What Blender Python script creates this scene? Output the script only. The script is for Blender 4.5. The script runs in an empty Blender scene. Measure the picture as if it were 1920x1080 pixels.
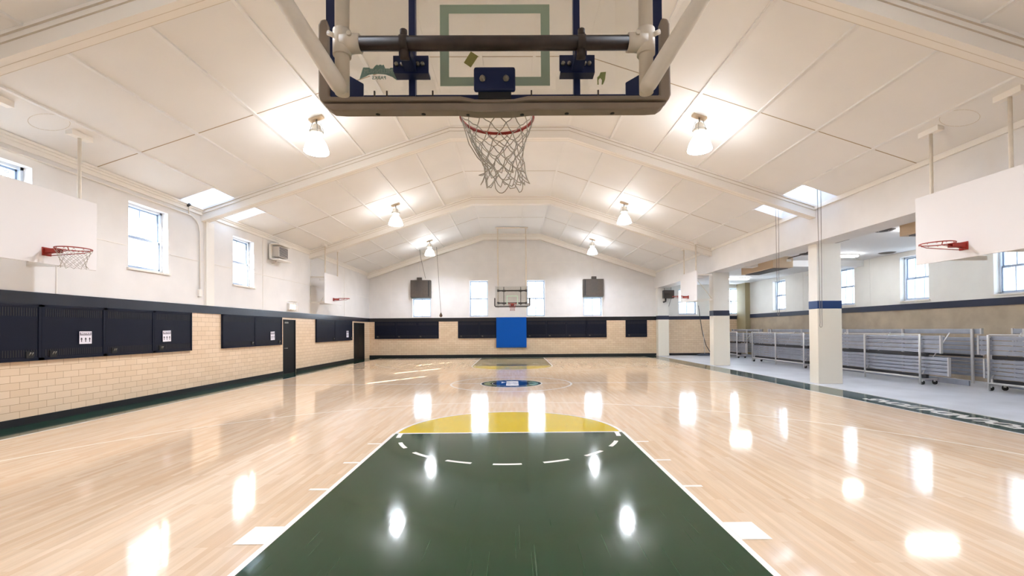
import bpy, bmesh, math, random
from mathutils import Vector, Matrix
R = random.Random(7)
PI = math.pi
SC = bpy.context.scene
COL = SC.collection

# ------------------------------------------------------------------ camera
F, PX, PY = 837.5, 968.4, 609.24
YAW, ROLL, PITCH = 0.00596, -0.0073, 0.01064
fw = Vector((math.sin(YAW)*math.cos(PITCH), math.cos(YAW)*math.cos(PITCH), math.sin(PITCH)))
rt = Vector((math.cos(YAW), -math.sin(YAW), 0))
up = rt.cross(fw)
c_, s_ = math.cos(ROLL), math.sin(ROLL)
r2 = c_*rt + s_*up
u2 = -s_*rt + c_*up
cd = bpy.data.cameras.new('camera')
cam = bpy.data.objects.new('camera', cd)
COL.objects.link(cam)
M = Matrix((r2, u2, -fw)).transposed().to_4x4()
M.translation = Vector((0.0905, 0.0, 1.626))
cam.matrix_world = M
cd.sensor_width = 36.0
cd.lens = F*36.0/1920.0
cd.shift_x = (960-PX)/1920.0
cd.shift_y = (PY-540)/1920.0
cd.clip_start = 0.02
SC.camera = cam

# ------------------------------------------------------------------ world, sun, exposure
W = bpy.data.worlds.new('sky'); SC.world = W
W.use_nodes = True
bg = W.node_tree.nodes['Background']
bg.inputs['Color'].default_value = (0.80, 0.90, 1.0, 1)
bg.inputs['Strength'].default_value = 5.5
sl = bpy.data.lights.new('sun', 'SUN'); sl.energy = 60.0; sl.angle = 0.009; sl.color = (1.0, 0.93, 0.82)
sun = bpy.data.objects.new('sun', sl); COL.objects.link(sun)
sd = Vector((1.25, 1.75, -0.437*math.hypot(1.25, 1.75)))
sun.rotation_euler = sd.to_track_quat('-Z', 'Y').to_euler()
sun.location = (-20, -20, 20)
SC.view_settings.view_transform = 'Standard'
SC.view_settings.look = 'None'
SC.view_settings.gamma = 1.0
SC.view_settings.use_curve_mapping = False
SC.view_settings.exposure = 1.18
SC.cycles.use_denoising = True
SC.cycles.max_bounces = 9
SC.cycles.diffuse_bounces = 5
SC.cycles.glossy_bounces = 4
SC.cycles.transparent_max_bounces = 16
SC.cycles.use_adaptive_sampling = True
SC.cycles.adaptive_threshold = 0.02
SC.cycles.sample_clamp_indirect = 6.0
SC.cycles.caustics_reflective = False
SC.cycles.caustics_refractive = False
LAMP_W = 245.0
LAMP_E = 11.0      # glowing glass of six pendant lamps and two added unseen ones

# ------------------------------------------------------------------ materials
def srgb(r, g, b):
    f = lambda v: (v/255/12.92 if v/255 <= 0.04045 else ((v/255+0.055)/1.055)**2.4)
    return (f(r), f(g), f(b), 1)
MATS = {}
def mat(name, col, rough=0.6, metal=0.0, coat=0.0, coat_r=0.1, noise=0.0, nscale=3.0, bump=0.0, bscale=20.0, spec=0.5):
    m = bpy.data.materials.new(name); m.use_nodes = True
    nt = m.node_tree; b = nt.nodes['Principled BSDF']
    b.inputs['Base Color'].default_value = col
    b.inputs['Roughness'].default_value = rough
    b.inputs['Metallic'].default_value = metal
    b.inputs['Coat Weight'].default_value = coat
    b.inputs['Coat Roughness'].default_value = coat_r
    b.inputs['Coat IOR'].default_value = 1.38
    b.inputs['Specular IOR Level'].default_value = spec
    if noise > 0:
        tc = nt.nodes.new('ShaderNodeTexCoord')
        n = nt.nodes.new('ShaderNodeTexNoise'); n.inputs['Scale'].default_value = nscale; n.inputs['Detail'].default_value = 6
        nt.links.new(tc.outputs['Object'], n.inputs['Vector'])
        cr = nt.nodes.new('ShaderNodeMapRange')
        cr.inputs['From Min'].default_value = 0.3; cr.inputs['From Max'].default_value = 0.7
        cr.inputs['To Min'].default_value = 1-noise; cr.inputs['To Max'].default_value = 1+noise*0.4
        nt.links.new(n.outputs['Fac'], cr.inputs['Value'])
        mx = nt.nodes.new('ShaderNodeVectorMath'); mx.operation = 'SCALE'
        mx.inputs[0].default_value = col[:3]
        nt.links.new(cr.outputs['Result'], mx.inputs['Scale'])
        nt.links.new(mx.outputs['Vector'], b.inputs['Base Color'])
    if bump > 0:
        tc = nt.nodes.new('ShaderNodeTexCoord')
        n = nt.nodes.new('ShaderNodeTexNoise'); n.inputs['Scale'].default_value = bscale; n.inputs['Detail'].default_value = 4
        nt.links.new(tc.outputs['Object'], n.inputs['Vector'])
        bp = nt.nodes.new('ShaderNodeBump'); bp.inputs['Strength'].default_value = bump; bp.inputs['Distance'].default_value = 0.01
        nt.links.new(n.outputs['Fac'], bp.inputs['Height'])
        nt.links.new(bp.outputs['Normal'], b.inputs['Normal'])
    MATS[name] = m
    return m

def tile_mat(name, axis, c1, c2, mortar, bw=0.305, rh=0.127, rough=0.3):
    m = mat(name, c1, rough)
    nt = m.node_tree; b = nt.nodes['Principled BSDF']
    tc = nt.nodes.new('ShaderNodeTexCoord')
    sp = nt.nodes.new('ShaderNodeSeparateXYZ'); cb = nt.nodes.new('ShaderNodeCombineXYZ')
    nt.links.new(tc.outputs['Object'], sp.inputs[0])
    nt.links.new(sp.outputs[axis], cb.inputs[0]); nt.links.new(sp.outputs['Z'], cb.inputs[1])
    br = nt.nodes.new('ShaderNodeTexBrick')
    br.inputs['Scale'].default_value = 1; br.inputs['Brick Width'].default_value = bw; br.inputs['Row Height'].default_value = rh
    br.inputs['Mortar Size'].default_value = 0.0035; br.inputs['Mortar Smooth'].default_value = 0.2
    br.inputs['Color1'].default_value = c1; br.inputs['Color2'].default_value = c2; br.inputs['Mortar'].default_value = mortar
    nt.links.new(cb.outputs[0], br.inputs['Vector'])
    nt.links.new(br.outputs['Color'], b.inputs['Base Color'])
    bp = nt.nodes.new('ShaderNodeBump'); bp.invert = True; bp.inputs['Strength'].default_value = 0.4; bp.inputs['Distance'].default_value = 0.004
    nt.links.new(br.outputs['Fac'], bp.inputs['Height']); nt.links.new(bp.outputs['Normal'], b.inputs['Normal'])
    return m

def floor_mat(name, base=None, wood=False, coat_r=0.08, scratch=0.0):
    m = mat(name, base or (0.5, 0.4, 0.3, 1), 0.5, coat=1.0, coat_r=coat_r, spec=0.0)
    nt = m.node_tree; b = nt.nodes['Principled BSDF']
    tc = nt.nodes.new('ShaderNodeTexCoord')
    if wood:
        sp = nt.nodes.new('ShaderNodeSeparateXYZ'); cb = nt.nodes.new('ShaderNodeCombineXYZ')
        nt.links.new(tc.outputs['Object'], sp.inputs[0])
        nt.links.new(sp.outputs['Y'], cb.inputs[0]); nt.links.new(sp.outputs['X'], cb.inputs[1])
        br = nt.nodes.new('ShaderNodeTexBrick')
        br.offset_frequency = 3; br.offset = 0.37
        br.inputs['Scale'].default_value = 1; br.inputs['Brick Width'].default_value = 0.85; br.inputs['Row Height'].default_value = 0.057
        br.inputs['Mortar Size'].default_value = 0.0005; br.inputs['Mortar Smooth'].default_value = 1.0
        br.inputs['Color1'].default_value = srgb(229, 205, 178); br.inputs['Color2'].default_value = srgb(218, 188, 157)
        br.inputs['Mortar'].default_value = srgb(196, 160, 120)
        nt.links.new(cb.outputs[0], br.inputs['Vector'])
        mp = nt.nodes.new('ShaderNodeMapping'); mp.inputs['Scale'].default_value = (9, 0.8, 1)
        nt.links.new(tc.outputs['Object'], mp.inputs['Vector'])
        n = nt.nodes.new('ShaderNodeTexNoise'); n.inputs['Scale'].default_value = 2.0; n.inputs['Detail'].default_value = 5
        nt.links.new(mp.outputs[0], n.inputs['Vector'])
        mr = nt.nodes.new('ShaderNodeMapRange'); mr.inputs['From Min'].default_value = 0.3; mr.inputs['From Max'].default_value = 0.7
        mr.inputs['To Min'].default_value = 0.92; mr.inputs['To Max'].default_value = 1.04
        nt.links.new(n.outputs['Fac'], mr.inputs['Value'])
        sc = nt.nodes.new('ShaderNodeVectorMath'); sc.operation = 'SCALE'
        nt.links.new(br.outputs['Color'], sc.inputs[0]); nt.links.new(mr.outputs[0], sc.inputs['Scale'])
        nt.links.new(sc.outputs[0], b.inputs['Base Color'])
    # gentle unevenness of the varnish, drawn out along the boards
    mp2 = nt.nodes.new('ShaderNodeMapping'); mp2.inputs['Scale'].default_value = (17, 1.2, 1)
    nt.links.new(tc.outputs['Object'], mp2.inputs['Vector'])
    n2 = nt.nodes.new('ShaderNodeTexNoise'); n2.inputs['Scale'].default_value = 1.0; n2.inputs['Detail'].default_value = 2
    nt.links.new(mp2.outputs[0], n2.inputs['Vector'])
    bp = nt.nodes.new('ShaderNodeBump'); bp.inputs['Strength'].default_value = 0.09; bp.inputs['Distance'].default_value = 0.004
    nt.links.new(n2.outputs['Fac'], bp.inputs['Height'])
    nt.links.new(bp.outputs['Normal'], b.inputs['Coat Normal'])
    if scratch:
        mp3 = nt.nodes.new('ShaderNodeMapping'); mp3.inputs['Rotation'].default_value = (0, 0, -0.5); mp3.inputs['Scale'].default_value = (90, 0.9, 1)
        nt.links.new(tc.outputs['Object'], mp3.inputs['Vector'])
        n3 = nt.nodes.new('ShaderNodeTexNoise'); n3.inputs['Scale'].default_value = 1.0; n3.inputs['Detail'].default_value = 1
        nt.links.new(mp3.outputs[0], n3.inputs['Vector'])
        mr3 = nt.nodes.new('ShaderNodeMapRange'); mr3.inputs['From Min'].default_value = 0.66; mr3.inputs['From Max'].default_value = 0.85
        mr3.inputs['To Max'].default_value = scratch
        nt.links.new(n3.outputs['Fac'], mr3.inputs['Value'])
        mx = nt.nodes.new('ShaderNodeMix'); mx.data_type = 'RGBA'
        mx.inputs[6].default_value = base; mx.inputs[7].default_value = srgb(150, 165, 150)
        nt.links.new(mr3.outputs[0], mx.inputs[0]); nt.links.new(mx.outputs[2], b.inputs['Base Color'])
    return m

def glass_mat(name, tint, gl=0.06):
    m = bpy.data.materials.new(name); m.use_nodes = True
    nt = m.node_tree; nt.nodes.clear()
    out = nt.nodes.new('ShaderNodeOutputMaterial'); t = nt.nodes.new('ShaderNodeBsdfTransparent'); g = nt.nodes.new('ShaderNodeBsdfGlossy')
    mx = nt.nodes.new('ShaderNodeMixShader'); t.inputs[0].default_value = tint; g.inputs['Roughness'].default_value = 0.03
    mx.inputs[0].default_value = gl
    nt.links.new(t.outputs[0], mx.inputs[1]); nt.links.new(g.outputs[0], mx.inputs[2]); nt.links.new(mx.outputs[0], out.inputs[0])
    return m

def wire_mat(name):
    m = bpy.data.materials.new(name); m.use_nodes = True
    nt = m.node_tree; nt.nodes.clear()
    out = nt.nodes.new('ShaderNodeOutputMaterial'); t = nt.nodes.new('ShaderNodeBsdfTransparent'); d = nt.nodes.new('ShaderNodeBsdfDiffuse')
    d.inputs[0].default_value = srgb(90, 100, 115)
    tc = nt.nodes.new('ShaderNodeTexCoord'); prev = None
    for ang in (0.9, -0.9):
        mp = nt.nodes.new('ShaderNodeMapping'); mp.inputs['Rotation'].default_value = (0, ang, 0)
        nt.links.new(tc.outputs['Object'], mp.inputs['Vector'])
        w = nt.nodes.new('ShaderNodeTexWave'); w.inputs['Scale'].default_value = 9.0; w.bands_direction = 'X'
        nt.links.new(mp.outputs[0], w.inputs['Vector'])
        gt = nt.nodes.new('ShaderNodeMath'); gt.operation = 'GREATER_THAN'; gt.inputs[1].default_value = 0.84
        nt.links.new(w.outputs['Fac'], gt.inputs[0])
        if prev is None: prev = gt
        else:
            mxm = nt.nodes.new('ShaderNodeMath'); mxm.operation = 'MAXIMUM'
            nt.links.new(prev.outputs[0], mxm.inputs[0]); nt.links.new(gt.outputs[0], mxm.inputs[1]); prev = mxm
    mx = nt.nodes.new('ShaderNodeMixShader')
    nt.links.new(prev.outputs[0], mx.inputs[0]); nt.links.new(t.outputs[0], mx.inputs[1]); nt.links.new(d.outputs[0], mx.inputs[2])
    nt.links.new(mx.outputs[0], out.inputs[0])
    return m

def emit_mat(name, col, s):
    m = bpy.data.materials.new(name); m.use_nodes = True
    nt = m.node_tree; b = nt.nodes['Principled BSDF']
    b.inputs['Base Color'].default_value = (0.9, 0.9, 0.9, 1)
    b.inputs['Emission Color'].default_value = col; b.inputs['Emission Strength'].default_value = s
    return m

PAINT = mat('white_wall_paint', srgb(232, 229, 227), 0.55, noise=0.05, nscale=1.6, bump=0.05)
CEIL = mat('cream_ceiling_board', srgb(235, 233, 231), 0.6, noise=0.03, nscale=0.9)
TRIMW = mat('cream_trim_paint', srgb(240, 235, 228), 0.45)
AISLEP = mat('aisle_wall_paint', srgb(240, 239, 234), 0.6, noise=0.05, nscale=1.3)
AISLEC = mat('aisle_ceiling_paint', srgb(236, 236, 236), 0.7)
TANW = mat('tan_block_paint', srgb(176, 160, 138), 0.6, noise=0.18, nscale=2.0)
TILE_X = tile_mat('glazed_block_side', 'Y', srgb(236, 212, 184), srgb(229, 203, 172), srgb(176, 140, 100))
TILE_Y = tile_mat('glazed_block_end', 'X', srgb(230, 206, 176), srgb(222, 195, 163), srgb(170, 136, 98))
BLACK = mat('black_enamel', srgb(16, 16, 20), 0.45, noise=0.1, nscale=2)
NAVY = mat('navy_black_enamel', srgb(15, 19, 36), 0.42, noise=0.12, nscale=3, spec=0.2)
LINETONE = mat('beam_shade_and_ring_tone', srgb(208, 196, 180), 0.7)  # groove shade painted on the beams; also the ceiling ring outlines
STRIPE = mat('glossy_dark_stripe_paint', srgb(32, 34, 46), 0.25)
DOORB = mat('black_door_paint', srgb(9, 9, 11), 0.5, spec=0.25)
NAVYB = mat('navy_stripe_paint', srgb(26, 34, 58), 0.4)
BLUEB = mat('blue_pillar_band_paint', srgb(36, 62, 112), 0.3)
PILLARL = mat('pillar_cream_gloss', srgb(236, 229, 214), 0.35)
WOOD = floor_mat('maple_floor', wood=True)
GREEN = floor_mat('green_court_paint', srgb(14, 57, 31), scratch=0.2)
GREENB = floor_mat('green_border_paint', srgb(20, 58, 44))
YELLOW = floor_mat('yellow_court_paint', srgb(208, 180, 8))
LINE = floor_mat('white_line_paint', srgb(250, 248, 245))
LINEF = floor_mat('faded_line_paint', srgb(250, 238, 220))
FARKEY = floor_mat('far_key_paint', srgb(60, 78, 56))
EMBN = floor_mat('emblem_navy', srgb(6, 34, 70))
EMBK = floor_mat('emblem_dark', srgb(22, 34, 38))
EMBT = floor_mat('emblem_teal', srgb(110, 160, 155))
CONC = mat('pale_sealed_concrete', srgb(206, 210, 220), 0.4, noise=0.16, nscale=1.2, coat=0.3, coat_r=0.25)
BLUEPAD = mat('blue_vinyl', srgb(0, 82, 172), 0.5, spec=0.2)
TAUPE = mat('taupe_rubber_padding', srgb(146, 132, 118), 0.6, noise=0.08, nscale=8)
FNAVY = mat('navy_backboard_steel', srgb(20, 34, 78), 0.45, spec=0.35)
DARKPIPE = mat('dark_painted_pipe', srgb(58, 46, 40), 0.5, noise=0.4, nscale=14)
CREAMPIPE = mat('cream_painted_pipe', srgb(232, 222, 207), 0.5, noise=0.06, nscale=9)
CHROME = mat('worn_zinc', srgb(150, 145, 135), 0.35, metal=0.9)
RED = mat('red_orange_rim_paint', srgb(158, 42, 30), 0.4)
NETM = mat('white_net_cord', srgb(176, 168, 154), 0.8)
BOARDW = mat('white_backboard_paint', srgb(228, 224, 223), 0.4)
SQG = mat('green_target_paint', srgb(196, 222, 200), 0.6)
LOGO = mat('teal_logo_paint', srgb(150, 194, 184), 0.6)
STICK = mat('olive_sticker', srgb(142, 136, 72), 0.6)
ALU = mat('brushed_aluminium', srgb(172, 176, 188), 0.4, metal=0.75, noise=0.10, nscale=5)
ALUF = mat('galvanised_frame', srgb(214, 212, 210), 0.5, metal=0.35)
RUB = mat('black_rubber', srgb(30, 28, 26), 0.7)
LOUV = mat('brown_grey_louver_metal', srgb(84, 74, 66), 0.5, metal=0.3, noise=0.15, nscale=9)
GAPSHADE = mat('gap_shade_dark', srgb(44, 43, 46), 0.6)  # colour standing for the shade in the bleacher gaps
DGREY = mat('dark_grey_metal', srgb(70, 68, 68), 0.5, metal=0.3)
SASH = mat('blue_grey_sash_paint', srgb(216, 226, 238), 0.45)
SASHD = mat('blue_grey_sash_edge', srgb(172, 190, 216), 0.45)
BEIGE = mat('beige_cabinet_paint', srgb(206, 184, 156), 0.5)
ROPE = mat('grey_chain', srgb(120, 112, 104), 0.5, metal=0.4)
PAPER = mat('white_paper', srgb(232, 228, 238), 0.7)
PRINT = mat('grey_print_ink', srgb(120, 112, 124), 0.7)
INK = mat('black_print_ink', srgb(24, 20, 30), 0.7)
PEAR = mat('brown_leather', srgb(88, 64, 36), 0.6)
SKYG = glass_mat('skylight_glass', (0.42, 0.48, 0.56, 1), 0.04)
PANE = glass_mat('window_glass', (0.96, 0.98, 1.0, 1), 0.05)
BBGLASS = glass_mat('backboard_glass', (0.88, 0.88, 0.86, 1), 0.05)
WIRE = wire_mat('diamond_wire_mesh')
LAMPG = emit_mat('glowing_lamp_glass', (0.92, 0.96, 1.0, 1), LAMP_E)
TUBEG = emit_mat('glowing_fluorescent', (0.95, 0.97, 1.0, 1), 26.0)
EXITG = emit_mat('glowing_exit_face', (1.0, 0.55, 0.24, 1), 1.5)

# ------------------------------------------------------------------ mesh builder
class MB:
    def __init__(s): s.bm = bmesh.new()
    def box(s, x0, x1, y0, y1, z0, z1, m=0):
        v = [s.bm.verts.new(p) for p in ((x0,y0,z0),(x1,y0,z0),(x1,y1,z0),(x0,y1,z0),(x0,y0,z1),(x1,y0,z1),(x1,y1,z1),(x0,y1,z1))]
        for f in ((0,3,2,1),(4,5,6,7),(0,1,5,4),(1,2,6,5),(2,3,7,6),(3,0,4,7)):
            s.bm.faces.new([v[i] for i in f]).material_index = m
        return s
    def poly(s, pts, m=0):
        s.bm.faces.new([s.bm.verts.new(p) for p in pts]).material_index = m; return s
    def prism(s, pts, d, m=0):
        d = Vector(d); a = [s.bm.verts.new(Vector(p)) for p in pts]; b = [s.bm.verts.new(Vector(p)+d) for p in pts]
        n = len(a); s.bm.faces.new(a[::-1]).material_index = m; s.bm.faces.new(b).material_index = m
        for i in range(n): s.bm.faces.new((a[i], a[(i+1) % n], b[(i+1) % n], b[i])).material_index = m
        return s
    def tube(s, pts, r, n=10, closed=False, cap=True, m=0):
        P = [Vector(p) for p in pts]; k = len(P); rings = []
        T0 = (P[1]-P[0]).normalized(); ref = Vector((0,0,1)) if abs(T0.z) < 0.9 else Vector((1,0,0))
        nrm = T0.cross(ref).normalized()
        for i in range(k):
            if closed: t = (P[(i+1) % k]-P[i-1]).normalized()
            elif i == 0: t = T0
            elif i == k-1: t = (P[-1]-P[-2]).normalized()
            else: t = ((P[i+1]-P[i]).normalized()+(P[i]-P[i-1]).normalized()).normalized()
            nrm = (nrm - t*nrm.dot(t)).normalized(); bn = t.cross(nrm)
            rr = r[i] if isinstance(r, (list, tuple)) else r
            rings.append([s.bm.verts.new(P[i]+(nrm*math.cos(2*PI*j/n)+bn*math.sin(2*PI*j/n))*rr) for j in range(n)])
        for i in range(k if closed else k-1):
            a, b = rings[i], rings[(i+1) % k]
            for j in range(n):
                f = s.bm.faces.new((a[j], a[(j+1) % n], b[(j+1) % n], b[j])); f.smooth = True; f.material_index = m
        if cap and not closed:
            s.bm.faces.new(rings[0][::-1]).material_index = m; s.bm.faces.new(rings[-1]).material_index = m
        return s
    def lathe(s, prof, c=(0,0,0), n=28, m=0, cap=False):
        rings = [[s.bm.verts.new((c[0]+r*math.cos(2*PI*j/n), c[1]+r*math.sin(2*PI*j/n), c[2]+z)) for j in range(n)] for r, z in prof]
        for a, b in zip(rings, rings[1:]):
            for j in range(n):
                f = s.bm.faces.new((a[j], a[(j+1) % n], b[(j+1) % n], b[j])); f.smooth = True; f.material_index = m
        if cap: s.bm.faces.new(rings[0][::-1]); s.bm.faces.new(rings[-1])
        return s
    def ring(s, cx, cy, z, r0, r1, a0=0, a1=2*PI, n=64, m=0):
        for i in range(n):
            t0 = a0+(a1-a0)*i/n; t1 = a0+(a1-a0)*(i+1)/n
            s.poly([(cx+r0*math.cos(t0), cy+r0*math.sin(t0), z), (cx+r1*math.cos(t0), cy+r1*math.sin(t0), z),
                    (cx+r1*math.cos(t1), cy+r1*math.sin(t1), z), (cx+r0*math.cos(t1), cy+r0*math.sin(t1), z)], m)
        return s
    def build(s, name, mats, parent=None, bevel=0.0, fixn=True, world=True):
        if fixn: bmesh.ops.recalc_face_normals(s.bm, faces=s.bm.faces[:])
        if parent is not None and world:
            o_ = parent
            while o_ is not None:
                bmesh.ops.translate(s.bm, vec=-o_.location, verts=s.bm.verts[:]); o_ = o_.parent
        me = bpy.data.meshes.new(name); s.bm.to_mesh(me); s.bm.free()
        for mm in (mats if isinstance(mats, (list, tuple)) else [mats]): me.materials.append(mm)
        o = bpy.data.objects.new(name, me); COL.objects.link(o); o.parent = parent
        if bevel:
            b = o.modifiers.new('bevel', 'BEVEL'); b.width = bevel; b.segments = 2; b.limit_method = 'ANGLE'
        return o

def tag(o, label, cat, group=None):
    o['label'] = label; o['category'] = cat
    if group: o['group'] = group
    return o
def thing(name, loc, label, cat, group=None, rz=0.0):
    o = bpy.data.objects.new(name, None); COL.objects.link(o)
    o.location = loc; o.rotation_euler = (0, 0, rz); o.empty_display_size = 0.1
    return tag(o, label, cat, group)
def struct(o): o['kind'] = 'structure'; return o
def sempty(name, loc=(0,0,0)):
    o = bpy.data.objects.new(name, None); COL.objects.link(o); o.location = loc; return struct(o)
def copy_tree(o, parent=None):
    c = o.copy(); COL.objects.link(c); c.parent = parent
    for ch in list(o.children): copy_tree(ch, c)
    return c
def text_faces(body, size, mats, name, parent, matrix, shear=0.0, extrude=0.0, bold=0.0, sx=1.0):
    cu = bpy.data.curves.new('lettering', 'FONT'); cu.body = body; cu.size = size; cu.align_x = 'CENTER'; cu.align_y = 'CENTER'
    cu.shear = shear; cu.extrude = extrude; cu.offset = bold; cu.resolution_u = 3
    tmp = bpy.data.objects.new('lettering', cu); COL.objects.link(tmp)
    bpy.context.view_layer.update()
    me = bpy.data.meshes.new_from_object(tmp.evaluated_get(bpy.context.evaluated_depsgraph_get()))
    bpy.data.objects.remove(tmp); me.transform(Matrix.Diagonal((sx, 1, 1, 1))); me.transform(matrix)
    me.materials.clear(); me.materials.append(mats)
    o = bpy.data.objects.new(name, me); COL.objects.link(o); o.parent = parent
    return o

# ------------------------------------------------------------------ room dimensions
XL, XR, YF, YB = -8.62, 8.62, 27.0, -0.30
XA = 13.9
ZE, ZP, XP = 5.05, 7.35, 1.67
SLOPE = (ZP-ZE)/(XR-XP)
TH = 0.57
def zc(x): return ZP if abs(x) <= XP else ZP-SLOPE*(abs(x)-XP)

def wall(name, axis, p, outward, a0, a1, z0, z1, holes, th, mats, zsplit=None, top=None):
    """slab at axis=p growing outward; along the other axis a0..a1, holes = (a0,a1,z0,z1)"""
    A = sorted({a0, a1} | {h[0] for h in holes} | {h[1] for h in holes}); A = [a for a in A if a0 <= a <= a1]
    Z = sorted({z0, z1} | {h[2] for h in holes} | {h[3] for h in holes} | ({zsplit} if zsplit else set()))
    mb = MB(); q0, q1 = sorted((p, p+outward*th))
    for i in range(len(A)-1):
        for j in range(len(Z)-1):
            ca, cz = (A[i]+A[i+1])/2, (Z[j]+Z[j+1])/2
            if any(h[0] < ca < h[1] and h[2] < cz < h[3] for h in holes): continue
            m = 1 if (zsplit and cz < zsplit) else 0
            if axis == 'x': mb.box(q0, q1, A[i], A[i+1], Z[j], Z[j+1], m)
            else: mb.box(A[i], A[i+1], q0, q1, Z[j], Z[j+1], m)
    if top:   # gable polygon above z1
        mb.prism([(x, p, z) for x, z in top], (0, outward*th, 0))
    return struct(mb.build(name, mats))

# ------------------------------------------------------------------ floors and painted markings
fl = struct(MB().box(XL-0.7, XR, YB, YF+0.05, -0.2, 0).build('floor', WOOD))
struct(MB().box(XR, XA+0.7, YB, YF+0.7, -0.2, 0).build('floor', CONC))
CY, LH = 7.078, 6.467
CT = CY+LH
def fpart(mb, name, m):
    o = mb.build(name, m, fl, fixn=False)
    me = o.data
    for p in me.polygons:
        if p.normal.z < 0: p.flip()
    return o
def quad(mb, x0, x1, y0, y1, z, m=0): return mb.poly([(x0,y0,z),(x1,y0,z),(x1,y1,z),(x0,y1,z)], m)
z1, z2, z3 = 0.0010, 0.0018, 0.0026
mb = MB(); quad(mb, XL, -7.70, YB, YF, z1); quad(mb, 7.70, XR, YB, YF, z1); quad(mb, -7.7, 7.7, 26.0, YF, z1); quad(mb, -7.7, 7.7, YB, 1.25, z1)
fpart(mb, 'green_border', GREENB)
mb = MB()
for s in (-1, 1): quad(mb, min(s*7.70, s*7.75), max(s*7.70, s*7.75), YB+0.2, YF-0.6, z2)
quad(mb, -7.7, 7.7, 1.25, 1.3, z2); quad(mb, -7.7, 7.7, 25.9, 25.95, z2)
fpart(mb, 'sideline', LINE)
def halfcourt(fy, d, near):
    """fy free throw line, d=+1 when the basket lies toward -Y"""
    bx = fy-d*5.8
    key = MB(); quad(key, -1.78, 1.78, min(bx, fy), max(bx, fy), z1)
    fpart(key, 'key_paint', GREEN if near else FARKEY)
    ar = MB(); pts = [(1.75*math.cos(t), fy+d*1.75*math.sin(t), z1) for t in [PI*i/40 for i in range(41)]]
    if d < 0: pts = pts[::-1]
    ar.poly(pts); fpart(ar, 'free_throw_semicircle', YELLOW)
    ln = MB()
    for s in (-1, 1): quad(ln, min(s*1.78, s*1.83), max(s*1.78, s*1.83), min(bx, fy+d*0.0), max(bx, fy), z2)
    quad(ln, -1.78, 1.78, fy-0.025, fy+0.025, z2)
    for i in range(1): ln.ring(0, fy, z3, 1.76, 1.81, 0 if d > 0 else PI, PI if d > 0 else 2*PI, 48)
    for s in (-1, 1):
        a = 0 if s > 0 else PI
        aa = (a-d*0.17*s, a) if True else None
        ln.ring(0, fy, z3, 1.66, 1.73, min(aa), max(aa), 6)
    fpart(ln, 'key_line', LINE)
    ds = MB()
    for k in range(7):
        am = -PI/2 + (k-3)*0.372
        ds.ring(0, fy, z3, 1.64, 1.70, d*am-0.105, d*am+0.105, 8)
    fpart(ds, 'dashed_arc', LINE)
    mk = MB()
    for s in (-1, 1):
        for yy in (0.61, 1.52, 2.44):
            y_ = fy-d*(yy); mk_ = sorted((y_, y_-d*0.05)); quad(mk, min(s*1.83, s*2.02), max(s*1.83, s*2.02), mk_[0], mk_[1], z3)
        y_ = sorted((fy-d*3.33, fy-d*3.64)); quad(mk, min(s*1.83, s*2.07), max(s*1.83, s*2.07), y_[0], y_[1], z3)
    fpart(mk, 'lane_mark', LINE)
    tp = MB(); by = 3.0 if d > 0 else 2*CT-3.0
    cy_ = by; amax = math.acos(6.62/7.02)
    a0, a1 = (amax, PI-amax) if d > 0 else (PI+amax, 2*PI-amax)
    tp.ring(0, cy_, z2, 6.985, 7.04, a0, a1, 72)
    yy = cy_+d*7.02*math.sin(amax)
    for s in (-1, 1): quad(tp, s*6.62-0.02, s*6.62+0.02, min(yy, 1.3 if d > 0 else 25.9), max(yy, 1.3 if d > 0 else 25.9), z2)
    fpart(tp, 'three_point_line', LINEF)
halfcourt(CY, 1, True)
halfcourt(CY+2*LH, -1, False)
mb = MB(); mb.ring(0, CT, z2, 1.775, 1.835, n=72); quad(mb, -7.7, -0.9, CT-0.03, CT+0.03, z2); quad(mb, 0.9, 7.7, CT-0.03, CT+0.03, z2)
fpart(mb, 'centre_line', LINE)
em = MB()
em.ring(0, CT, z1, 0.0, 0.94, m=0, n=48); em.ring(0, CT, z1+0.0004, 0.62, 0.84, m=4, n=48); em.ring(0, CT, z2, 0.82, 0.90, m=1, n=48); em.ring(0, CT, z2, 0.585, 0.635, m=1, n=48)
def seg(x0, x1, r, z, m, n=14):
    for k in range(n):
        a_, b_ = x0+(x1-x0)*k/n, x0+(x1-x0)*(k+1)/n; h = math.sqrt(max(0, r*r-max(abs(a_), abs(b_))**2))
        if h > 0.01: em.poly([(a_, CT-h, z), (b_, CT-h, z), (b_, CT+h, z), (a_, CT+h, z)], m)
seg(-0.585, -0.15, 0.585, z2+0.0004, 2); seg(0.22, 0.585, 0.585, z2+0.0004, 2)
quad(em, -0.28, 0.22, CT-0.025, CT+0.025, z3+0.0012, 1)
for sx in (-0.1, 0.1): quad(em, sx-0.05, sx+0.06, CT+0.15, CT+0.19, z3+0.0012, 1); quad(em, sx-0.02, sx+0.08, CT-0.22, CT-0.17, z3+0.0012, 1)
em.prism([(-0.3, CT+0.42, z3), (-0.15, CT+0.3, z3), (-0.3, CT+0.05, z3)][::1], (0, 0, 0.0004), 0)
for k in range(26):
    a = 2*PI*k/26
    if abs(math.cos(a)) < 0.86: em.ring(0, CT, z2+0.0004, 0.66, 0.78, a-0.09, a+0.07, 2, m=1)
em.ring(0, CT, z2+0.0004, 0.60, 0.82, -0.5, 0.5, 14, m=3)
em.ring(0.55, CT, z2+0.0008, 0.06, 0.15, m=1, n=16); em.ring(0.55, CT, z2+0.0008, 0.0, 0.06, m=3, n=12)
fpart(em, 'centre_emblem', [LINE, EMBK, EMBN, EMBT, floor_mat('emblem_olive', srgb(150, 158, 120))])
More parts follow.
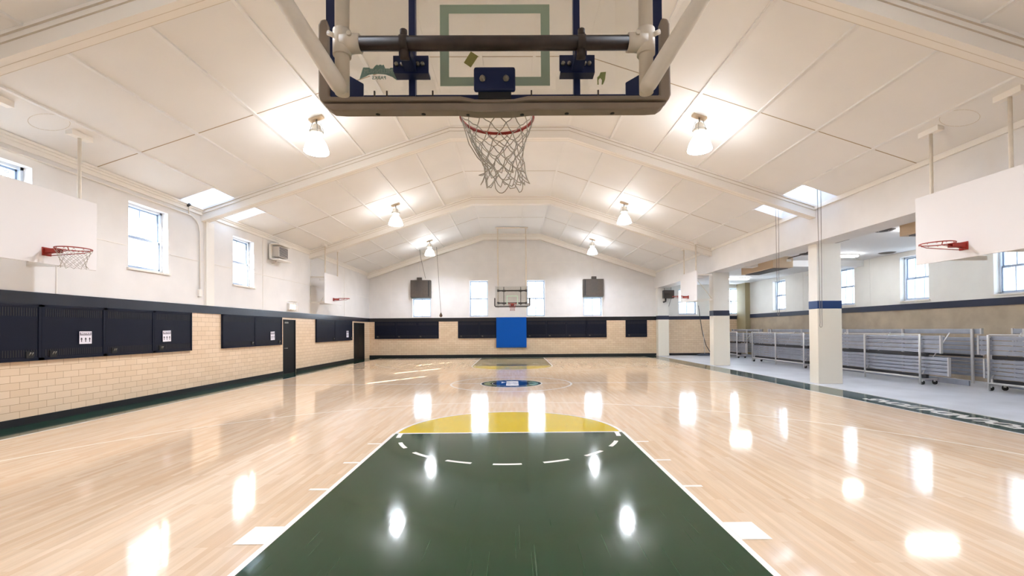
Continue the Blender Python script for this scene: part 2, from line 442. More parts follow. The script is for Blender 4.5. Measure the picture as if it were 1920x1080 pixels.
# lettering along the right border, read from the aisle
tm = Matrix(((0, -1, 0, 8.19), (1, 0, 0, 8.50), (0, 0, 1, z2+0.001), (0, 0, 0, 1)))
text_faces('FOUNDATIONS', 0.46, LINE, 'border_lettering', fl, tm, shear=0.3, bold=0.022, sx=0.96)

struct(MB().box(8.615, 8.655, YB, YF, -0.02, 0.004).build('trim_60', LINE))
# ------------------------------------------------------------------ walls
WIN_L = [(6.98, 8.12), (10.14, 11.30), (13.91, 15.02)]
WIN_F = [(-6.03, -4.91), (-2.58, -1.46), (0.87, 1.99), (4.31, 5.45)]
holesL = [(a, b, 3.10, 4.62) for a, b in WIN_L] + [(16.90, 17.87, 0, 2.08), (24.34, 26.07, 0, 2.08)]
wall('wall_left', 'x', XL, -1, YB-0.7, YF+0.7, 0, ZE+0.3, holesL, TH, [PAINT, TILE_X], 2.2)
holesF = [(a, b, 2.42, 4.61) for a, b in WIN_F]
struct(wall('wall_far', 'y', YF, 1, XL, XR+0.1, 0, 4.9, holesF, TH, [PAINT, TILE_Y], 2.2,
     top=[(XL, 4.9), (XR+0.1, 4.9), (XR+0.1, 5.2), (XP, ZP+0.1), (-XP, ZP+0.1), (XL, 5.2)]))
holesA2 = [(10.10, 11.20, 2.46, 4.02), (12.90, 13.84, 2.46, 4.06)]
wall('wall_aisle_far', 'y', YF, 1, XR+0.1, XA+0.7, 0, 4.6, holesA2, TH, [AISLEP, TILE_Y], 2.2)
WIN_A = [(11.55, 12.75), (14.76, 15.86), (18.0, 19.1), (22.6, 23.7), (8.4, 9.5)]
wall('wall_aisle_side', 'x', XA, 1, YB, YF, 0, 4.6, [(a, b, 2.54, 4.10) for a, b in WIN_A], 0.5, [AISLEP, TANW], 2.3)
wall('wall_near', 'y', YB, -1, XL, XA+0.7, 0, 4.9, [], 0.3, [PAINT, TILE_Y], 2.2,
     top=[(XL, 4.9), (XR+0.1, 4.9), (XR+0.1, 5.2), (XP, ZP+0.1), (-XP, ZP+0.1), (XL, 5.2)])

# ------------------------------------------------------------------ ceiling with skylight openings
SKY = (11.60, 14.00, 7.68)
def slab(x0, x1, y0, y1, mb):
    mb.prism([(x0, y0, zc(x0)), (x1, y0, zc(x1)), (x1, y1, zc(x1)), (x0, y1, zc(x0))], (0, 0, 0.12))
ce = MB()
slab(-XP, XP, YB, YF, ce)
for s in (-1, 1):
    a, b = sorted((s*XP, s*SKY[2])); slab(a, b, YB, YF, ce)
    a, b = sorted((s*SKY[2], s*(XR+0.02)))
    slab(a, b, YB, SKY[0], ce); slab(a, b, SKY[1], YF, ce)
struct(ce.build('ceiling', CEIL))
n_trim = [0]
def trim(mb, m=TRIMW, bevel=0.0):
    n_trim[0] += 1
    return struct(mb.build('trim_%d' % n_trim[0], m, bevel=bevel))
# seam battens running the length of the hall, and cross joints
bt = MB()
for s in (-1, 1):
    for x in (1.67, 2.84, 4.05, 5.27, 6.48, 7.66):
        ya, w = YB, 0.035
        segs = [(YB, YF)] if x < 7.6 else [(YB, SKY[0]), (SKY[1], YF)]
        for a, b in segs: bt.box(s*x-w, s*x+w, a, b, zc(x)-0.014 - (0.008 if x > 1.7 else 0), zc(x)+0.02)
for x in (-0.56, 0.56): bt.box(x-0.03, x+0.03, YB, YF, ZP-0.015, ZP+0.02)
trim(bt, CEIL)
jt = MB()
for y in (2.6, 9.3, 16.05, 22.7):
    for s in (-1, 1):
        jt.prism([(s*XP, y-0.011, zc(XP)-0.004), (s*8.6, y-0.011, zc(8.6)-0.004), (s*8.6, y+0.011, zc(8.6)-0.004), (s*XP, y+0.011, zc(XP)-0.004)], (0, 0, 0.05))
    jt.box(-XP, XP, y-0.01, y+0.01, ZP-0.004, ZP+0.05)
JOINT = mat('tan_joint_filler', srgb(178, 158, 132), 0.8)  # even tan colour of the ceiling cross joints, darker than the boards
ct_ = MB()
for s in (-1, 1):
    for k in range(24):
        a, b = 2*PI*k/24, 2*PI*(k+0.9)/24; P_ = []
        for r_, t_ in ((0.25, a), (0.257, a), (0.257, b), (0.25, b)):
            x_ = s*7.93+r_*math.cos(t_); P_.append((x_, 7.75+r_*math.sin(t_), zc(x_)-0.002))
        ct_.prism(P_, (0, 0, 0.01))
trim(ct_, LINETONE)
trim(jt, JOINT)
# portal beams
def beam(y0):
    def band(ya, yb, off0, off1):
        m_ = MB()
        for s in (-1, 1):
            p = [(s*XP, zc(XP)-off0), (s*(XR+0.0), zc(XR)-off0), (s*(XR+0.0), zc(XR)-off1), (s*XP, zc(XP)-off1)]
            m_.prism([(x, ya, z) for x, z in p], (0, yb-ya, 0))
        m_.box(-XP, XP, ya, yb, ZP-off1, ZP-off0)
        return m_
    e = sempty('portal_beam', (0, y0, 0))
    band(y0, y0+0.24, -0.02, 0.33).build('beam_core', TRIMW, e)
    band(y0-0.022, y0+0.02, 0.02, 0.13).build('beam_moulding', TRIMW, e)
    band(y0-0.05, y0+0.02, 0.0, 0.05).build('beam_moulding', TRIMW, e)
    band(y0+0.1, y0+0.42, -0.02, 0.15).build('beam_soffit', TRIMW, e)
    band(y0-0.0515, y0+0.02, 0.05, 0.056).build('beam_groove_shade', LINETONE, e)  # thin darker strips paint the shadow lines of grooves on the beam
    band(y0-0.0235, y0+0.02, 0.13, 0.136).build('beam_groove_shade', LINETONE, e)
    band(y0+0.112, y0+0.120, 0.32, 0.3315).build('beam_groove_shade', LINETONE, e)
    band(y0+0.234, y0+0.2415, 0.15, 0.3315).build('beam_groove_shade', LINETONE, e)
for y in (-0.28, 6.02, 12.50, 19.10, 26.62): beam(y)
# skylight shafts with glazing bars
for k, s in enumerate((-1, 1)):
    e = sempty('skylight', (s*8.15, 12.8, 5.4))
    a, b = sorted((s*SKY[2], s*XR)); sh = MB(); t = 0.05
    sh.box(s*SKY[2]-t/2-s*(t/2-0.012), s*SKY[2]+t/2-s*(t/2-0.012), SKY[0], SKY[1], zc(SKY[2])+0.0, 6.0)
    sh.box(s*XR-t/2+s*(t/2-0.012), s*XR+t/2+s*(t/2-0.012), SKY[0], SKY[1], 4.99, 6.0)
    for yy in (SKY[0]-t+0.012, SKY[1]-0.012):
        sh.prism([(s*SKY[2], yy, zc(SKY[2])+0.002), (s*XR, yy, zc(XR)+0.002), (s*XR, yy, 6.0), (s*SKY[2], yy, 6.0)], (0, t, 0))
    sh.build('shaft', PAINT, e)
    MB().box(a, b, SKY[0], SKY[1], 5.96, 5.975).build('pane', SKYG, e)
# aisle header, pillars, aisle ceiling
struct(MB().box(XR, 9.35, YB, YF, 4.05, 5.15).build('wall_arcade_header', PAINT))
struct(MB().box(9.35, XA+0.6, YB, YF+0.6, 4.27, 4.45).build('ceiling', AISLEC))
struct(MB().box(XR, 9.35, YB, YF, 5.05, 5.4).build('trim_50', PAINT))
def pillar(x0, x1, y0, y1, band=BLUEB):
    e = sempty('pillar', ((x0+x1)/2, (y0+y1)/2, 0))
    MB().box(x0, x1, y0, y1, 2.17, 4.06).build('upper_shaft', AISLEP, e, bevel=0.012)
    MB().box(x0, x1, y0, y1, 0, 2.17).build('lower_shaft', PILLARL, e, bevel=0.012)
    MB().box(x0-0.004, x1+0.004, y0-0.004, y1+0.004, 2.17, 2.40).build('painted_band', band, e, bevel=0.01)
pillar(8.86, 9.56, 12.83, 13.22); pillar(8.79, 9.50, 19.4, 19.8, NAVYB); pillar(8.70, 9.35, 26.6, 27.0, NAVYB); pillar(8.86, 9.56, 6.1, 6.5)
struct(MB().box(13.62, 13.9, 26.0, 27.0, 0, 4.3).build('pillar', mat('olive_column_tone', srgb(158, 146, 112), 0.6)))  # corner column in one even olive tone
struct(MB().box(9.3, XA, 17.5, 17.9, 4.03, 4.28).build('trim_51', AISLEC))

# ------------------------------------------------------------------ stripes, baseboards, mouldings
trim(MB().box(XL, XL+0.03, YB, YF, 2.15, 2.37), STRIPE)
trim(MB().box(XL, XR+0.1, YF-0.03, YF, 2.15, 2.37), BLACK)
trim(MB().box(XR+0.1, XA, YF-0.02, YF, 2.17, 2.37), NAVYB)
trim(MB().box(XA-0.02, XA, YB, YF, 2.22, 2.43), NAVYB)
struct(MB().box(XL, XL+0.02, YB, 16.86, 0, 0.13).build('baseboard_left', BLACK))
struct(MB().box(XL, XL+0.02, 17.91, 24.3, 0, 0.13).build('baseboard_left', BLACK))
struct(MB().box(XL, 8.7, YF-0.02, YF, 0, 0.14).build('baseboard_far', BLACK))
struct(MB().box(9.35, XA, YF-0.02, YF, 0, 0.14).build('baseboard_aisle_far', BLACK))
t_ = MB(); t_.box(XL, XL+0.06, YB, YF, 4.97, 5.06); t_.box(XL, XL+0.035, YB, YF, 4.88, 4.97); t_.box(XL, XL+0.09, YB, YF, 5.02, 5.07)
trim(t_)
t_ = MB(); t_.box(XR-0.05, XR, YB, YF, 4.95, 5.06); trim(t_)
t_ = MB()
for a, b in ((8.55, 10.08), (11.36, 13.85), (15.08, YF)): t_.box(XL, XL+0.012, a, b, 3.585, 3.60)
for y in (8.55, 12.62, 15.55, 19.2, 23.0): t_.box(XL, XL+0.012, y-0.01, y+0.01, 2.37, 4.9 if y > 9 else 3.6)
t_.box(XL, XL+0.06, 12.62, 12.95, 2.37, 4.75)
trim(t_)
t_ = MB()
for z in (3.42, 4.0, 4.75, 5.7): t_.box(XL+0.4 if z > 5 else XL, 8.6, YF-0.006, YF, z, z+0.008) if z < 4.9 else t_.box(-4.6, 4.6, YF-0.006, YF, z, z+0.008)
for x in (-7.3, 7.7, 3.2, -4.0): t_.box(x, x+0.008, YF-0.006, YF, 2.37, 4.8)
trim(t_)
t_ = MB()
for y in (10.6, 17.2, 21.2): t_.box(XA-0.012, XA, y, y+0.015, 2.43, 4.27)
trim(t_, AISLEP)

# ------------------------------------------------------------------ windows
nw = [0]
def window(cx, cy, z0, z1, w, rz, kind, deep=0.16, wire=True):
    """local x along the wall, +y outdoors, origin on the inner wall face at the sill"""
    nw[0] += 1
    e = sempty('window_%d' % nw[0], (cx, cy, z0)); e.rotation_euler = (0, 0, rz)
    h = z1-z0; fr = MB(); hw = w/2
    for a, b in ((-hw, -hw+0.05), (hw-0.05, hw)): fr.box(a, b, deep, deep+0.1, 0, h)
    fr.box(-hw, hw, deep, deep+0.1, 0, 0.05); fr.box(-hw, hw, deep, deep+0.1, h-0.05, h)
    fr.build('window_frame', SASH, e, world=False)
    sa = MB(); mid = h*0.5
    sa.box(-hw+0.05, hw-0.05, deep+0.03, deep+0.08, mid-0.025, mid+0.025)
    for a, b in ((0.05, mid), (mid, h-0.05)):
        y0 = deep+0.02 if a < 0.1 else deep+0.06
        sa.box(-hw+0.05, -hw+0.085, y0, y0+0.035, a, b); sa.box(hw-0.085, hw-0.05, y0, y0+0.035, a, b)
        sa.box(-hw+0.05, hw-0.05, y0, y0+0.035, a, a+0.04); sa.box(-hw+0.05, hw-0.05, y0, y0+0.035, b-0.035, b)
        nm = 2 if kind == 'sash3' else 1
        for k in range(nm):
            x = -hw+w*(k+1)/(nm+1); mw = 0.011 if wire else 0.025; sa.box(x-mw, x+mw, y0+0.008, y0+0.028, a, b)
    sa.build('sash', SASHD, e, world=False)
    MB().box(-hw+0.05, hw-0.05, deep+0.055, deep+0.06, 0.05, h-0.05).build('pane', PANE, e, world=False)
    if wire:
        MB().box(-hw, hw, deep+0.26, deep+0.262, 0, h).build('wire_guard', WIRE, e, world=False)
    si = MB(); si.box(-hw-0.05, hw+0.05, -0.05, deep, -0.04, 0.0); si.build('window_sill', TRIMW, e, world=False)
    return e
for a, b in WIN_L: window(XL, (a+b)/2, 3.10, 4.62, b-a, PI/2, 'sash2')
for a, b in WIN_F: window((a+b)/2, YF, 2.42, 4.61, b-a, 0, 'sash2', wire=False)
for a, b, c, d in holesA2: window((a+b)/2, YF, c, d, b-a, 0, 'sash2', wire=False)
for a, b in WIN_A: window(XA, (a+b)/2, 2.54, 4.10, b-a, -PI/2, 'sash3')
MB().box(0, 0.01, 0, 0.01, 0, 0.01).bm.free()

# ------------------------------------------------------------------ doors
d1 = sempty('door_1', (XL, 17.385, 0))
m_ = MB(); m_.box(XL-0.06, XL-0.015, 16.93, 17.84, 0.0, 2.06); m_.build('door_leaf', DOORB, d1)
m_ = MB(); m_.box(XL-0.3, XL+0.01, 16.90, 16.94, 0, 2.08); m_.box(XL-0.3, XL+0.01, 17.83, 17.87, 0, 2.08); m_.box(XL-0.3, XL+0.01, 16.9, 17.87, 2.05, 2.08)
m_.build('door_frame', BLACK, d1)
m_ = MB(); m_.box(XL-0.015, XL+0.03, 16.98, 17.26, 1.93, 1.99); m_.tube([(XL+0.01, 17.2, 1.96), (XL+0.04, 17.05, 1.99)], 0.01); m_.build('door_closer', CHROME, d1)
m_ = MB(); m_.tube([(XL-0.015, 17.02, 0.98), (XL+0.04, 17.02, 0.98), (XL+0.04, 17.16, 0.98)], 0.013); m_.build('door_handle', CHROME, d1)
d2 = sempty('door_2', (XL, 25.2, 0))
for a, b in ((24.40, 25.19), (25.21, 26.01)):
    MB().box(XL-0.06, XL-0.015, a, b, 0.0, 2.06).build('door_leaf', DOORB, d2)
m_ = MB(); m_.box(XL-0.3, XL+0.01, 24.34, 24.39, 0, 2.08); m_.box(XL-0.3, XL+0.01, 26.02, 26.07, 0, 2.08); m_.box(XL-0.3, XL+0.01, 24.34, 26.07, 2.05, 2.08)
m_.build('door_frame', BLACK, d2)
for y in (25.12, 25.28):
    MB().tube([(XL-0.015, y, 0.9), (XL+0.03, y, 0.9), (XL+0.03, y, 1.25), (XL-0.015, y, 1.25)], 0.01).build('door_handle', DGREY, d2)

# ------------------------------------------------------------------ radiator covers
def cover(name, axis, a0, a1, label, group, latch='right', z0=1.13, z1=2.15, louvers=True):
    mid = (a0+a1)/2; g = 0.002
    if axis == 'x': e = thing(name, (XL, mid, z0), label, 'radiator cover', group, PI/2)
    else: e = thing(name, (mid, YF, z0), label, 'radiator cover', group, PI)
    # local x along the wall, -y (after rotation) into the room -> build with y<0 outwards for side wall
    sgn = -1 if axis == 'x' else 1
    w = (a1-a0)/2-g; h = z1-z0
    def B(mb, x0, x1, y0, y1, za, zb): ya, yb = sorted((sgn*y0, sgn*y1)); mb.box(x0, x1, ya, yb, za, zb)
    b = MB(); B(b, -w, w, 0, 0.055, 0, h); b.build('body', NAVY, e, world=False, bevel=0.006)
    f = MB(); B(f, -w, w, 0.055, 0.066, 0, 0.05); B(f, -w, w, 0.055, 0.066, h-0.045, h); B(f, -w, -w+0.05, 0.055, 0.066, 0, h); B(f, w-0.05, w, 0.055, 0.066, 0, h)
    f.build('frame', NAVY, e, world=False)
    for nm, za, zb in (('upper_grille', h-0.22, h-0.07), ('lower_grille', 0.075, 0.20)):
        l = MB(); n = 28
        for k in range(n):
            x = -w+0.08+(2*w-0.16)*k/(n-1); B(l, x-0.008, x+0.008, 0.05, 0.058, za, zb)
        l.build(nm, BLACK, e, world=False)
    k = MB(); x = (w-0.2) if latch == 'right' else (-w+0.2)
    B(k, x-0.06, x+0.06, 0.055, 0.075, 0.05, 0.17); lb = k.build('latch_plate', RUB, e, world=False)
    k = MB()
    for t in (-0.02, 0.02):
        k.tube([(x+t, sgn*0.08, 0.1), (x+t+0.02, sgn*0.09, 0.15)], 0.008)
    k.build('latch', CHROME, lb, world=False)
    return e
gL = 'dark radiator covers along the left wall'; gF = 'dark radiator covers along the far wall'
cover('radiator_cover', 'x', 6.95, 8.23, 'dark navy radiator cover at the left edge, nearest the camera', gL)
cover('radiator_cover', 'x', 8.23, 9.51, 'dark navy radiator cover carrying the nearest notice sheet', gL, 'left')
cover('radiator_cover', 'x', 9.51, 10.8, 'dark navy radiator cover without a sheet, between the two nearest noticed ones', gL, 'left')
cover('radiator_cover', 'x', 10.8, 12.06, 'dark navy radiator cover with the second notice sheet, beside the block pier', gL, 'left')
cover('radiator_cover', 'x', 13.33, 15.02, 'dark navy radiator cover without a sheet, just past the bare block pier', gL)
cover('radiator_cover', 'x', 15.02, 16.73, 'dark navy radiator cover with a notice sheet, beside the single black door', gL)
cover('radiator_cover', 'x', 19.64, 21.7, 'dark radiator cover without a sheet, beyond the single black door', gL)
cover('radiator_cover', 'x', 21.7, 23.98, 'dark radiator cover with the farthest notice sheet, beside the black double door', gL)
fl_lab = ['leftmost dark radiator cover on the far wall, near the corner', 'dark far wall radiator cover under the left ventilation unit',
          'dark far wall radiator cover third from the left corner, left of the bare blocks']
for k in range(3): cover('radiator_cover', 'y', -8.29+1.283*k, -8.29+1.283*(k+1), fl_lab[k], gF)
md = ['dark far wall radiator cover right of the bare blocks, below the left tall window', 'dark far wall radiator cover touching the blue mat on its left',
      'dark far wall radiator cover touching the blue mat on its right', 'dark far wall radiator cover second to the right of the blue mat',
      'dark far wall radiator cover third to the right of the blue mat', 'dark far wall radiator cover under the right ventilation unit']
xs = [-3.28, -2.0, -0.97, 0.85, 2.06, 3.27, 4.48, 5.69]
for k, (a, b) in enumerate([(xs[0], xs[1]), (xs[1], xs[2]), (xs[3], xs[4]), (xs[4], xs[5]), (xs[5], xs[6]), (xs[6], xs[7])]):
    cover('radiator_cover', 'y', a, b, md[k], gF)
cover('radiator_cover', 'y', 6.85, 8.14, 'lone dark radiator cover at the right end of the far wall', gF)

# notice sheets
def notice(y, z, w, h, label, tilt=0.0):
    e = thing('notice_sheet', (XL+0.074, y, z), label, 'notice', 'notice sheets on the radiator covers')
    e.rotation_euler = (tilt, 0, 0)
    MB().box(-0.001, 0.002, -w/2, w/2, -h/2, h/2).build('paper', PAPER, e, world=False)
    MB().box(0.002, 0.003, -w/2+0.01, w/2-0.01, h/2-h*0.32, h/2-0.02).build('heading_bar', PRINT, e, world=False)
    tmx = Matrix(((0, 0, 1, 0.0045), (1, 0, 0, 0), (0, 1, 0, h/2-h*0.17), (0, 0, 0, 1)))
    text_faces('NOTICE', h*0.22, PAPER, 'heading_text', e, tmx, bold=0.002, sx=w/(h*1.05))
    for k in (-1, 0, 1):
        a = MB(); y0 = k*w*0.33; z0 = -h*0.18
        a.prism([(0.002, y0-0.008, z0-h*0.17), (0.002, y0+0.008, z0-h*0.17), (0.002, y0+0.008, z0+h*0.04), (0.002, y0+0.024, z0+h*0.04), (0.002, y0, z0+h*0.2),
                 (0.002, y0-0.024, z0+h*0.04), (0.002, y0-0.008, z0+h*0.04)], (0.001, 0, 0))
        a.build('arrow', INK, e, world=False)
notice(9.06, 1.53, 0.26, 0.25, 'white NOTICE sheet with three arrows, nearest the camera')
notice(11.17, 1.53, 0.26, 0.27, 'white NOTICE sheet on the cover left of the block pier', 0.02)
notice(16.05, 1.47, 0.27, 0.30, 'white curling notice sheet just left of the single black door', 0.03)
notice(23.25, 1.46, 0.30, 0.33, 'small white notice sheet farthest along the left wall')

# blue mat
o = thing('wall_mat', (-0.06, YF, 0.54), 'large bright blue padded mat on the far wall under the goal', 'wall mat')
MB().box(-0.97, 0.85, YF-0.10, YF-0.03, 0.55, 2.38).build('mat_cover', BLUEPAD, o, bevel=0.02)
MB().box(-0.96, 0.84, YF-0.03, YF, 0.56, 2.37).build('backing_board', BLACK, o)

# ------------------------------------------------------------------ pendant lamps
def make_lamp():
    e = thing('pendant_lamp', (0, 0, 5.68), '', 'pendant lamp', 'bell shaped pendant lamps under the ceiling')
    z = 5.68
    MB().lathe([(0.262, 0.0), (0.268, 0.02), (0.258, 0.06), (0.235, 0.14), (0.195, 0.23), (0.14, 0.31), (0.09, 0.35), (0.085, 0.37)], (0, 0, 0)).build('lamp_shade', LAMPG, e, world=False)
    MB().lathe([(0.001, 0.20), (0.05, 0.20), (0.06, 0.25), (0.045, 0.32), (0.001, 0.34)], (0, 0, 0), n=16).build('bulb', LAMPG, e, world=False)
    MB().lathe([(0.001, 0.36), (0.10, 0.37), (0.105, 0.42), (0.135, 0.43), (0.135, 0.47), (0.10, 0.5), (0.10, 0.58), (0.06, 0.63), (0.001, 0.64)], (0, 0, 0), n=20).build('ballast_housing', CREAMPIPE, e, world=False)
    g = MB()
    for k in range(6):
        a = 2*PI*k/6
        g.tube([(0.15*math.cos(a), 0.15*math.sin(a), 0.40), (0.15*math.cos(a), 0.15*math.sin(a), 0.50), (0.09*math.cos(a), 0.09*math.sin(a), 0.66)], 0.006, 6)
    g.tube([(0.15*math.cos(2*PI*k/20), 0.15*math.sin(2*PI*k/20), 0.47) for k in range(20)], 0.006, 6, closed=True)
    g.build('wire_cage', CHROME, e, world=False)
    MB().tube([(0, 0, 0.62), (0, 0, 0.76)], 0.018, 10).build('stem', CHROME, e, world=False)
    s = SLOPE; p = MB(); p.prism([(-0.15, -0.07, 0.79+s*0.15), (0.15, -0.07, 0.79-s*0.15), (0.15, 0.07, 0.79-s*0.15), (-0.15, 0.07, 0.79+s*0.15)], (0, 0, -0.045))
    p.build('ceiling_plate', BEIGE, e, world=False)
    ld = bpy.data.lights.new('lamp_light', 'SPOT'); ld.energy = LAMP_W; ld.spot_size = math.radians(165); ld.spot_blend = 0.6; ld.shadow_soft_size = 0.15
    ld.color = (0.83, 0.89, 1.0)
    lo = bpy.data.objects.new('lamp_light', ld); COL.objects.link(lo); lo.parent = e; lo.location = (0, 0, -0.02)
    return e
proto = make_lamp()
LL = [(4.35, 10.1, 'nearest glowing pendant lamp on the right slope'), (-4.35, 10.1, 'nearest glowing pendant lamp on the left slope'),
      (4.35, 17.05, 'middle glowing pendant lamp on the right slope'), (-4.39, 17.05, 'middle glowing pendant lamp on the left slope'),
      (4.35, 24.0, 'farthest glowing pendant lamp on the right slope'), (-4.40, 24.0, 'farthest glowing pendant lamp on the left slope, by the pull cord'),
      (4.35, 3.15, 'unseen pendant lamp added on the right slope above the near goal'), (-4.35, 3.15, 'unseen pendant lamp added on the left slope above the near goal')]
for k, (x, y, lab) in enumerate(LL):  # last two lamps are out of view, added to brighten the near end
    o = proto if k == 0 else copy_tree(proto)
    o.location = (x, y, zc(x)-0.79); o['label'] = lab
    if x < 0: o.rotation_euler = (0, 0, PI)

# ------------------------------------------------------------------ nets and rims
def rim_mesh(r=0.228, tube=0.009, hooks=True):
    m_ = MB(); m_.tube([(r*math.cos(2*PI*k/40), r*math.sin(2*PI*k/40), 0) for k in range(40)], tube, 8, closed=True)
    if hooks:
        for k in range(12):
            a = 2*PI*(k+0.5)/12; c, s = math.cos(a), math.sin(a)
            m_.tube([(r*c-0.012*s, r*s+0.012*c, -0.005), (r*c, r*s, -0.024), (r*c+0.012*s, r*s-0.012*c, -0.005)], 0.003, 5)
    return m_
def net_mesh(r0, length, r1, rows=6, n=12, th=0.0028, skew=(0, 0), seed=3, mess=0.0):
    rr = random.Random(seed); m_ = MB(); P = []
    for i in range(rows+1):
        t = i/rows; row = []
        rad = r0+(r1-r0)*(1-(1-t)**1.8) if t < 0.85 else r1*(1+0.25*(t-0.85)/0.15)
        for k in range(n):
            a = 2*PI*(k+0.5*(i % 2)+0.5)/n
            row.append(Vector((rad*math.cos(a)+skew[0]*t+rr.uniform(-1, 1)*mess*t, rad*math.sin(a)+skew[1]*t+rr.uniform(-1, 1)*mess*t,
                               -0.02-length*(0.25*t if False else t)+rr.uniform(-1, 1)*mess*t*0.8)))
        P.append(row)
    for i in range(rows):
        for k in range(n):
            a = P[i][k]
            others = (P[i+1][k], P[i+1][(k-1) % n]) if i % 2 == 0 else (P[i+1][k], P[i+1][(k+1) % n])
            for b in others:
                mid = (a+b)/2+Vector((0, 0, -0.008)); m_.tube([a, mid, b], th, 5)
    return m_

# ------------------------------------------------------------------ glass goals (near one seen from behind, far one facing us)
def glass_goal(label, near):
    # local: board plane y=0 is the glass, basket toward +y, origin under the rim on the floor
    e = thing('basketball_goal', (0, 0, 0), label, 'basketball goal', 'ceiling hung glass basketball goals')
    B_ = lambda mb, nm, m, p=e, **k: mb.build(nm, m, p, world=False, **k)
    B_(MB().box(-0.94, 0.925, 0, 0.012, 2.955, 4.0), 'glass_pane', BBGLASS)
    sq = MB(); x0, x1, za, zb, w = -0.325, 0.31, 3.036, 3.51, 0.052
    sq.box(x0, x1, 0.013, 0.014, za, za+w); sq.box(x0, x1, 0.013, 0.014, zb-w, zb); sq.box(x0, x0+w, 0.013, 0.014, za+w, zb-w); sq.box(x1-w, x1, 0.013, 0.014, za+w, zb-w)
    B_(sq, 'target_square', SQG)
    fr = MB()
    fr.box(-0.96, -0.905, -0.04, 0.015, 2.93, 4.03); fr.box(0.885, 0.945, -0.04, 0.015, 2.93, 4.03)
    fr.box(-0.96, 0.945, -0.04, 0.015, 3.99, 4.03); fr.box(-0.96, 0.945, -0.03, 0.015, 2.93, 2.962)
    for s in (-1, 1):
        xo = -0.93 if s < 0 else 0.915
        fr.prism([(xo, -0.042, 2.95), (xo-s*0.18, -0.042, 2.95), (xo-s*0.18, -0.042, 3.022), (xo-s*0.10, -0.042, 3.068), (xo, -0.042, 3.12)], (0, 0.01, 0))
    B_(fr, 'frame', FNAVY if near else ALUF)
    for x in (-0.474, 0.458): B_(MB().box(x-0.018, x+0.018, -0.045, -0.005, 2.95, 4.0), 'upright', FNAVY if near else DGREY)
    # rubber edge padding
    pd = MB()
    out = [(-1.0, 3.35), (-0.985, 3.38), (-0.955, 3.385), (-0.937, 3.34), (-0.937, 2.945), (-0.2, 2.945), (-0.12, 2.928), (0.1, 2.928), (0.18, 2.945), (0.922, 2.945), (0.922, 3.34), (0.94, 3.385), (0.972, 3.38), (0.985, 3.35),
           (0.988, 2.95), (0.975, 2.918), (0.18, 2.918), (0.1, 2.908), (-0.12, 2.908), (-0.2, 2.918), (-0.987, 2.918), (-1.0, 2.95)]
    pd.prism([(x, -0.055, z) for x, z in out], (0, 0.09, 0))
    lo = [(-0.975, 2.912), (-0.965, 2.895), (-0.93, 2.872), (-0.87, 2.868), (-0.22, 2.868), (-0.11, 2.856), (0.09, 2.856), (0.20, 2.868), (0.86, 2.868), (0.92, 2.872), (0.955, 2.895), (0.963, 2.912)]
    pd.prism([(x, -0.045, z) for x, z in lo], (0, 0.08, 0))
    po = B_(pd, 'edge_padding', TAUPE if near else DGREY, bevel=0.012)
    for x in (-0.681, -0.419, -0.162, 0.146, 0.404, 0.667):
        hs = MB().lathe([(0.0005, 0.0), (0.0125, 0.0), (0.0125, 0.02)], (x, 0, 0), n=12)
        for v in hs.bm.verts: v.co = Vector((v.co.x, 0.002+v.co.y*1.1, (2.8665 if abs(x+0.01) > 0.2 else 2.861)+v.co.z*0.4))
        B_(hs, 'bolt_hole', RUB, po)
    if near:
        bl = MB()
        for x in (-0.69, -0.62, -0.36, 0.2, 0.58): bl.box(x-0.004, x+0.004, -0.035, -0.025, 2.955, 2.985)
        B_(bl, 'pad_pin', DARKPIPE, po)
        lg = MB(); pts = [(-0.79, 3.078), (-0.769, 3.146), (-0.733, 3.146), (-0.729, 3.139), (-0.712, 3.139), (-0.70, 3.155), (-0.69, 3.162), (-0.68, 3.158), (-0.67, 3.163), (-0.66, 3.158), (-0.65, 3.162), (-0.641, 3.14), (-0.615, 3.139), (-0.612, 3.144), (-0.591, 3.144),
                          (-0.573, 3.07), (-0.60, 3.09), (-0.64, 3.105), (-0.69, 3.109), (-0.735, 3.104), (-0.75, 3.095)]
        lg.prism([(x, 0.013, z) for x, z in pts], (0, 0.0008, 0))
        B_(lg, 'board_logo', LOGO)
        tmx = Matrix(((-1, 0, 0, -0.682), (0, 0, 1, 0.0122), (0, 1, 0, 3.123), (0, 0, 0, 1)))
        text_faces('MILLENNIUM', 0.036, mat('pale_logo_lettering', srgb(205, 228, 220), 0.6), 'logo_text', e, tmx, sx=0.78)
        tmx = Matrix(((-1, 0, 0, -0.677), (0, 0, 1, 0.0128), (0, 1, 0, 3.085), (0, 0, 0, 1)))
        text_faces('PARKS', 0.028, LOGO, 'logo_text', e, tmx, bold=0.0006)
        st = MB(); st.prism([(-0.145, -0.002, 3.228), (-0.103, -0.002, 3.2), (-0.146, -0.002, 3.135), (-0.186, -0.002, 3.163)], (0, 0.001, 0)); B_(st, 'sticker', STICK)
        st = MB(); st.prism([(0.60, -0.002, 3.104), (0.632, -0.002, 3.107), (0.625, -0.002, 3.06), (0.613, -0.002, 3.033), (0.606, -0.002, 3.033), (0.608, -0.002, 3.06), (0.598, -0.002, 3.072),
                  (0.588, -0.002, 3.06), (0.589, -0.002, 3.033), (0.582, -0.002, 3.033), (0.581, -0.002, 3.075), (0.592, -0.002, 3.085)], (0, 0.001, 0)); B_(st, 'sticker', mat('torn_green_sticker', srgb(150, 160, 100), 0.7))
    # rim bracket behind the glass
    br = MB(); br.box(-0.124, 0.109, -0.075, -0.045, 2.962, 3.098); bo = B_(br, 'rim_bracket', FNAVY, bevel=0.012)
